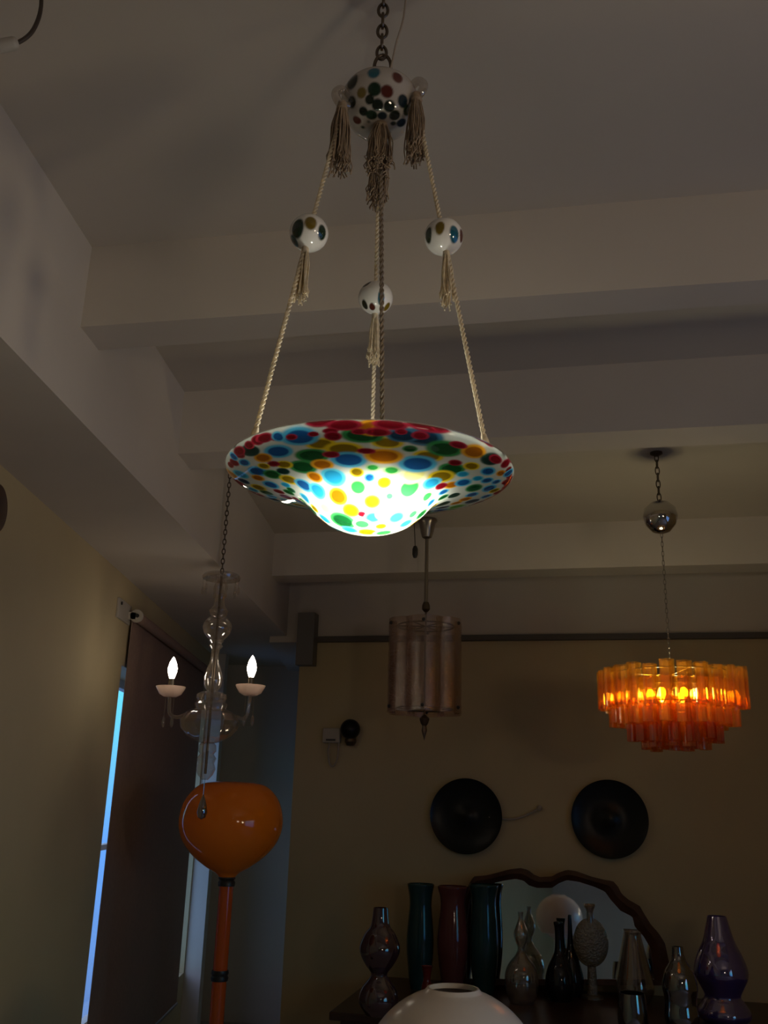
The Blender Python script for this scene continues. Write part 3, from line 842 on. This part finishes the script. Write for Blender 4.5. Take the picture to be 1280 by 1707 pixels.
# ------------------------------------------------------------------ white globe lamp in the foreground
WY = 2.5
wc = at_y(755, 1648, WY); SWt = (wc - EYE).dot(Fv) / FPX
wg = thing('globe_lamp', 'unlit white opal glass globe lamp in the foreground below the vases', 'lamp', (wc.x, WY, 0))
RT = 150 * SWt
pr = [(.055, 0), (.054, .012), (.058, .012)]
z0 = wc.z
sh = [(42 * SWt, z0 - .010), (40 * SWt, z0 + .002), (43 * SWt, z0 + .002), (48 * SWt, z0 - .006)] + [(RT * math.sin(t), z0 + .004 - RT * .94 * (1 - math.cos(t))) for t in [.34 + i * (2.3 - .34) / 30 for i in range(31)]]
MB().lathe(sh, 72).build('globe_shade', 'opal', wg)
zb = sh[-1][1]
MB().lathe([(1e-5, zb + .02), (.12, zb + .01), (.14, zb), (.05, zb - .05), (.028, zb - .12), (.025, .06), (.09, .03), (.16, .02), (.16, 0), (1e-5, 0)], 40).build('base', 'opal', wg)

# ------------------------------------------------------------------ display table by the back wall
ZT = .65
tb = thing('display_table', 'long dark wooden table crowded with glass vases under the mirror', 'table', (0, 0, 0))
def wp(s, o, z=0): return BW0 + BWE * s + BWN * o + Vector((0, 0, z))


s0, s1, dep = .62, 3.3, 1.12
def slab(s0, s1, o0, o1, z0, z1):
    return MB().prism([wp(s0, o1)[:2], wp(s1, o1)[:2], wp(s1, o0)[:2], wp(s0, o0)[:2]], z0, z1)


slab(s0, s1, .02, dep, ZT - .04, ZT).build('tabletop', 'wood', tb, smooth=False, bevel=.006)
slab(s0 + .06, s1 - .06, .06, dep - .06, ZT - .16, ZT - .04).build('apron', 'wood', tb, smooth=False)
for s in (s0 + .05, s1 - .12):
    for o in (.05, dep - .12):
        slab(s, s + .07, o, o + .07, 0, ZT - .04).build('leg', 'wood', tb, smooth=False)

# ------------------------------------------------------------------ mirror leaning on the wall
LEAN = math.radians(3)
mn = (BWN * math.cos(LEAN) + Vector((0, 0, 1)) * math.sin(LEAN)).normalized()       # faces the room and a little up
mp0 = wp(1.5, .20, ZT)
mup = (Vector((0, 0, 1)) - mn * mn.z).normalized()
def mirror_pts(lst): return [at_plane(x, y, mp0, mn) for x, y in lst]


outer = [(762, 1642), (764, 1560), (770, 1500), (783, 1472), (790, 1461), (812, 1459), (832, 1454), (850, 1449), (868, 1447), (880, 1450), (890, 1458), (900, 1462), (920, 1461), (930, 1455),
         (945, 1450), (960, 1452), (985, 1461), (1005, 1466), (1022, 1469), (1030, 1478), (1036, 1490), (1048, 1500), (1066, 1510), (1074, 1524), (1084, 1540), (1098, 1556), (1108, 1572), (1114, 1600), (1120, 1642)]
inn = [(778, 1632), (778, 1540), (783, 1500), (796, 1478), (815, 1474), (840, 1468), (860, 1465), (873, 1468), (882, 1476), (895, 1480), (920, 1480), (932, 1472), (945, 1467), (965, 1470), (990, 1478),
       (1008, 1486), (1018, 1500), (1034, 1518), (1054, 1528), (1058, 1545), (1072, 1560), (1084, 1580), (1090, 1632)]


def polar_match(o, i, n=120):
    """resample both outlines by arc length so they can be bridged"""
    def rs(p):
        q = [Vector(a) for a in p]; L = [0]
        for a, b in zip(q, q[1:]): L.append(L[-1] + (b - a).length)
        out = []
        for k in range(n):
            s = L[-1] * k / (n - 1); j = max(0, min(len(L) - 2, next((m for m in range(1, len(L)) if L[m] >= s - 1e-9), len(L) - 1) - 1))
            t = (s - L[j]) / max(1e-9, L[j + 1] - L[j]); out.append(q[j].lerp(q[j + 1], t))
        return out
    return rs(o), rs(i)


po, pi_ = polar_match(mirror_pts(outer), mirror_pts(inn))
mroot = thing('wall_mirror', 'mirror in a scalloped dark carved wooden frame behind the vases', 'mirror', mp0)
fm = MB(); n = len(po); vs = []
for a, b in zip(po, pi_):
    mid = a.lerp(b, .45)
    for p, h in ((a, -.02), (a, .018), (mid, .034), (b, .014), (b, -.02)): vs.append(p + mn * h - mp0)
fm._add(vs, [(k * 5 + i, (k + 1) * 5 + i, (k + 1) * 5 + (i + 1) % 5, k * 5 + (i + 1) % 5) for k in range(n - 1) for i in range(5)] + [tuple(range(5)), tuple((n - 1) * 5 + i for i in range(5))[::-1]])
# bottom rail
a, b = po[0], po[-1]; c, d = pi_[-1], pi_[0]
quad = [a, b, c, d]
fm._add([p + mn * -.02 - mp0 for p in quad] + [p + mn * .018 - mp0 for p in quad], [(3, 2, 1, 0), (4, 5, 6, 7), (0, 1, 5, 4), (1, 2, 6, 5), (2, 3, 7, 6), (3, 0, 4, 7)])
fm.build('frame', 'woodframe', mroot)
g = MB(); g._add([p + mn * .002 - mp0 for p in pi_], [tuple(range(n))]); g.build('mirror_glass', 'mirror', mroot, smooth=False)

# ------------------------------------------------------------------ vases on the table
def vase(name, label, cat, px, base_py, prof, mat, group=None, parts=(), seg=48, lobes=0, amp=0, wall=.004, depth=None):
    """prof: (half width px, py) from the foot up; heights are read at the vase's own distance"""
    p = at_z(px, base_py, ZT)
    sc_ = (p - EYE).dot(Fv) / FPX
    def zz(py):
        return max(ZT, at_y(px + (py - base_py) * (px - 780) / 5600.0, py, p.y).z) - ZT
    t = thing(name, label, cat, (p.x, p.y, ZT), group=group)
    lst = [(max(1e-4, w * sc_), max(zz(y), 0)) for w, y in prof]
    pr = prof2([(lst[0][0], 0.0)] + lst[1:], 6)
    inn_ = [(max(1e-4, r - wall), z + (wall if i == 0 else 0)) for i, (r, z) in enumerate(pr)]
    mb = MB().lathe([(1e-5, 0)] + pr + inn_[::-1] + [(1e-5, wall)], seg, lobes=lobes, lobe_amp=amp)
    mb.build('body', mat, t)
    return t, p, sc_, zz


V = [
    ('gourd_vase', 'plum glass double gourd vase, leftmost on the dark table', 'vase', 630, 1692, [(20, 1692), (31, 1676), (33, 1662), (28, 1646), (16, 1630), (14, 1622), (24, 1608), (33, 1590), (34, 1576), (26, 1556), (17, 1544), (14, 1530), (12.5, 1513)], 'plum'),
    ('cylinder_vase', 'tall dark teal vase left of the brick red vase', 'vase', 699, 1648, [(15, 1648), (18, 1630), (22, 1595), (23, 1565), (21, 1535), (19, 1510), (20, 1492), (23, 1476), (22.5, 1473)], 'teal'),
    ('cylinder_vase', 'tall brick red vase between the two teal vases', 'vase', 754, 1654, [(16, 1654), (19, 1635), (24, 1600), (26, 1570), (24, 1540), (21, 1512), (22, 1495), (26, 1480), (25, 1477)], 'redglass'),
    ('cylinder_vase', 'tall dark teal vase before the left edge of the mirror', 'vase', 807, 1656, [(16, 1656), (19, 1636), (23, 1600), (24, 1570), (23, 1540), (21, 1510), (22, 1492), (25, 1477), (24, 1474)], 'teal'),
    ('decanter', 'clear onion-bottomed decanter with bulbed neck in front of the mirror', 'decanter', 870, 1672, [(20, 1672), (27, 1650), (28, 1626), (22, 1608), (10, 1592), (6, 1580), (11, 1566), (12, 1554), (7, 1540), (4, 1530), (5, 1520)], 'clear'),
    ('bottle', 'slim navy black bottle with straight neck left of round flask', 'bottle', 934, 1668, [(18, 1668), (24, 1650), (24, 1630), (18, 1608), (9, 1590), (6.5, 1572), (6.5, 1550), (8, 1540), (8, 1537)], 'navy'),
    ('bottle', 'black bottle with thin pointed neck beside the round flask', 'bottle', 953, 1660, [(15, 1660), (20, 1645), (20, 1628), (13, 1600), (6, 1580), (4, 1560), (3, 1535), (2.5, 1526)], 'navy'),
    ('vase', 'small ruby red vase at the foot of the brick red vase', 'vase', 711, 1672, [(8, 1672), (10, 1660), (9, 1645), (6, 1632), (8, 1616), (10, 1610)], 'rubyglass'),
    ('conical_vase', 'clear tapering glass vase right of the mirror', 'vase', 1060, 1672, [(22, 1672), (30, 1655), (31, 1640), (25, 1612), (18, 1580), (14, 1560), (15, 1553)], 'clear'),
    ('cylinder_vase', 'dark smoked glass cylinder vase at the front below the clear tapering vase', 'vase', 1056, 1716, [(24, 1716), (25, 1700), (24, 1680), (22, 1662), (21, 1655)], 'smoke'),
    ('gourd_vase', 'small dark smoked gourd vase left of the violet one', 'vase', 1138, 1722, [(22, 1722), (28, 1698), (26, 1674), (27, 1660), (29, 1645), (25, 1622), (14, 1603), (10, 1590), (9, 1578)], 'smoke'),
    ('gourd_vase', 'large violet double gourd vase, rightmost on the table', 'vase', 1208, 1706, [(30, 1706), (42, 1696), (43, 1684), (35, 1670), (29, 1660), (35, 1645), (43, 1628), (43, 1612), (36, 1590), (26, 1568), (20, 1545), (15.5, 1527)], 'violet'),
]
for (nm, lb, ct_, px, bp, prf, mat) in V:
    vase(nm, lb, ct_, px, bp, prf, mat, seg=56)
# round textured flask (flattened disc body)
fp = at_z(988, 1664, ZT); fs_ = (fp - EYE).dot(Fv) / FPX
def fz(py): return at_y(988, py, fp.y).z - ZT


ft = thing('round_flask', 'round straw-coloured textured flask with short flared neck before the mirror', 'flask', (fp.x, fp.y, ZT))
fb = MB(); cz_ = fz(1572); rx = 30 * fs_
prof = [(max(1e-5, rx * math.sin(PI * i / 20)), -rx * 1.25 * math.cos(PI * i / 20)) for i in range(21)]
fb.lathe(prof, 48, (0, 0, cz_))
fb.v = [(x, y * .42, z) for x, y, z in fb.v]
fb.build('body', 'straw', ft)
MB().lathe([(7 * fs_, fz(1540)), (6 * fs_, fz(1530)), (6 * fs_, fz(1520)), (10 * fs_, fz(1510)), (9 * fs_, fz(1508)), (5 * fs_, fz(1520)), (5 * fs_, fz(1530)), (6 * fs_, fz(1540))], 28).build('neck', 'clear', ft)
MB().lathe([(1e-5, 0), (18 * fs_, 0), (18 * fs_, .012), (9 * fs_, .02), (7 * fs_, max(.03, cz_ - rx * 1.2)), (1e-5, max(.03, cz_ - rx * 1.2))], 28).build('foot', 'straw', ft)

# ------------------------------------------------------------------ on the walls
def on_wall(px, py, o=0.0): return at_plane(px, py, BW0 + BWN * o, BWN)


wrot = math.atan2(BWE.y, BWE.x)
def plate(label, px, py, rpx):
    p = on_wall(px, py, .03); s = (p - EYE).dot(Fv) / FPX; r = rpx * s * 1.01
    mb = MB().lathe([(1e-5, .0), (r * .5, .002), (r * .9, .020), (r, .034), (r * 1.0, .040), (r * .9, .028), (r * .55, .012), (r * .22, .010), (r * .18, .016), (1e-5, .018)], 72)
    mb.v = [(x, -z, y) for x, y, z in mb.v]
    o = mb.build('wall_plate', 'blackglass', None); o.location = p - BWN * .02; o.rotation_euler = (0, 0, wrot)
    tag(o, label, 'plate', 'round plates on the back wall'); return o


plate('round black glass plate on the back wall, left of the two, beside the bare wire', 777, 1360, 59.5)
plate('round black glass plate on the back wall, right of the two, over the mirror', 1016, 1365, 62)
# wire end out of the wall between the plates
pts = [on_wall(x, y, .02) for x, y in ((815, 1362), (836, 1365), (855, 1365), (872, 1361), (888, 1353), (899, 1347))]
wt = thing('wall_wire', 'bent bare cable sticking out beside the left black plate', 'cable', pts[0])
MB().tube([p - pts[0] for p in bez([tuple(p) for p in pts], 6)], .007, 8).build('cable', 'wire', wt)
MB().sphere(pts[-1] - pts[0], .018, 14, 10).build('cable_end', 'wire', wt)
# pale box with a cable loop, and the dark fitting beside it
b0 = on_wall(553, 1226, .03); sb = (b0 - EYE).dot(Fv) / FPX
bxx = thing('wall_box', 'pale plastic box with a hanging cable loop on the back wall', 'wall box', b0, wrot)
MB().box((-15 * sb, -.02, -12 * sb), (15 * sb, .03, 12 * sb)).build('housing', 'whiteplastic', bxx, smooth=False, bevel=.006)
MB().box((-8 * sb, -.026, -9 * sb), (8 * sb, -.018, -6 * sb)).build('socket_slot', 'blackplastic', bxx, smooth=False)
MB().tube(bez([(-3 * sb, -.012, -12 * sb), (-4 * sb, -.012, -30 * sb), (0, -.012, -47 * sb), (7 * sb, -.012, -48 * sb), (12 * sb, -.012, -36 * sb), (13 * sb, -.012, -12 * sb)], 6), .006, 8).build('cable_loop', 'wire', bxx)
k0 = on_wall(585, 1216, .06)
kn = thing('wall_sconce', 'small dark rounded wall fitting beside the pale plastic box', 'wall fitting', k0, wrot)
MB().sphere((0, -.02, 0), 16.5 * sb, 28, 18, sz=1.0).build('globe', 'blackglass', kn)
MB().lathe([(1e-5, -10 * sb), (9 * sb, -12 * sb), (10 * sb, -20 * sb), (6 * sb, -26 * sb), (1e-5, -27 * sb)], 24).build('holder', 'bronze', kn)
MB().box((-6 * sb, 0, -20 * sb), (6 * sb, .06, -8 * sb)).build('back_plate', 'bronze', kn, smooth=False)
# dark round thing on the left wall at the frame's edge
wpnt = at_plane(-5, 847, Vector((XL + .03, 0, 0)), Vector((1, 0, 0)))
sw_ = MB().lathe([(1e-5, 0), (.05, .0), (.085, .012), (.092, .022), (.086, .032), (.04, .038), (1e-5, .04)], 48)
sw_.v = [(z, x, y) for x, y, z in sw_.v]
rp = sw_.build('wall_plaque', 'wood', None); rp.location = wpnt - Vector((.03, 0, 0))
tag(rp, 'dark round wooden plaque on the cream left wall at the frame edge', 'plaque')
# white lamp fitting with brown cable, top left
ty = 1.42
pc = [at_y(x, y, ty) for x, y in ((28, 72), (42, 64), (54, 52), (63, 34), (68, 14), (69, -10), (69, -60))]
hc = thing('hanging_cable', 'white plastic connector with a brown cable hanging from the ceiling, top left', 'cable', pc[0])
top_ = Vector((pc[-1].x, ty, ZC))
MB().tube([p - pc[0] for p in bez([tuple(p) for p in pc] + [tuple(top_)], 6)], .0042, 8).build('cable', 'darkcable', hc)
e1 = at_y(-40, 84, ty)
dv = (e1 - pc[0])
MB().tube([-dv * .05, dv * .0, dv * .06, dv * .9, dv], [.004, .011, .013, .013, .010], 20).build('connector', 'whiteplastic', hc)

# ------------------------------------------------------------------ light
def area(name, loc, target, size, power, color):
    l = bpy.data.lights.new(name, 'AREA'); l.energy = power; l.size = size; l.color = color; l.shape = 'DISK'
    o = bpy.data.objects.new(name, l); COL.objects.link(o); o.location = loc
    o.rotation_euler = (Vector(target) - Vector(loc)).to_track_quat('-Z', 'Y').to_euler(); return o


def point(name, loc, power, color, r=.06):
    l = bpy.data.lights.new(name, 'POINT'); l.energy = power; l.color = color; l.shadow_soft_size = r
    o = bpy.data.objects.new(name, l); COL.objects.link(o); o.location = loc; return o


# lamps added out of view to brighten the ceiling, beams and left wall
area('added_uplight', (1.5, -.5, 1.95), (1.3, .3, 3.4), .4, 9.0, (1, .79, .58))
sl = bpy.data.lights.new('added_spotlight', 'SPOT'); sl.energy = 52; sl.color = (1, .82, .52); sl.spot_size = math.radians(58); sl.spot_blend = 1.0; sl.shadow_soft_size = .12  # added spot, aimed to brighten the left wall
so = bpy.data.objects.new('added_spotlight', sl); COL.objects.link(so); so.location = (2.3, .2, 1.75)
so.rotation_euler = (Vector((-1.386, 3.0, 2.15)) - so.location).to_track_quat('-Z', 'Y').to_euler()
w = bpy.data.worlds.new('world'); scene.world = w; w.use_nodes = True
nt = w.node_tree
bg = nt.nodes['Background']
tc = nt.nodes.new('ShaderNodeTexCoord'); sp = nt.nodes.new('ShaderNodeSeparateXYZ'); rp_ = nt.nodes.new('ShaderNodeValToRGB')
nt.links.new(tc.outputs['Generated'], sp.inputs[0])
ma = nt.nodes.new('ShaderNodeMath'); ma.operation = 'MULTIPLY_ADD'; ma.inputs[1].default_value = 2.0; ma.inputs[2].default_value = .5
nt.links.new(sp.outputs['Z'], ma.inputs[0]); nt.links.new(ma.outputs[0], rp_.inputs[0])
cr_ = rp_.color_ramp
cr_.elements[0].position = .08; cr_.elements[0].color = (.08, .17, .42, 1)
cr_.elements[1].position = 1.0; cr_.elements[1].color = (.42, .55, 1.0, 1)
e_ = cr_.elements.new(.74); e_.color = (.13, .68, .90, 1)
e_ = cr_.elements.new(.42); e_.color = (.09, .30, .80, 1)
nt.links.new(rp_.outputs[0], bg.inputs['Color']); bg.inputs['Strength'].default_value = 2.2

scene.view_settings.view_transform = 'Standard'
scene.view_settings.look = 'None'
scene.view_settings.gamma = 1.0
scene.view_settings.use_curve_mapping = False
scene.view_settings.exposure = 0.0
scene.cycles.use_denoising = True
scene.cycles.max_bounces = 10
scene.cycles.transparent_max_bounces = 24
scene.cycles.caustics_reflective = False
scene.cycles.caustics_refractive = False
scene.cycles.sample_clamp_indirect = 4.0
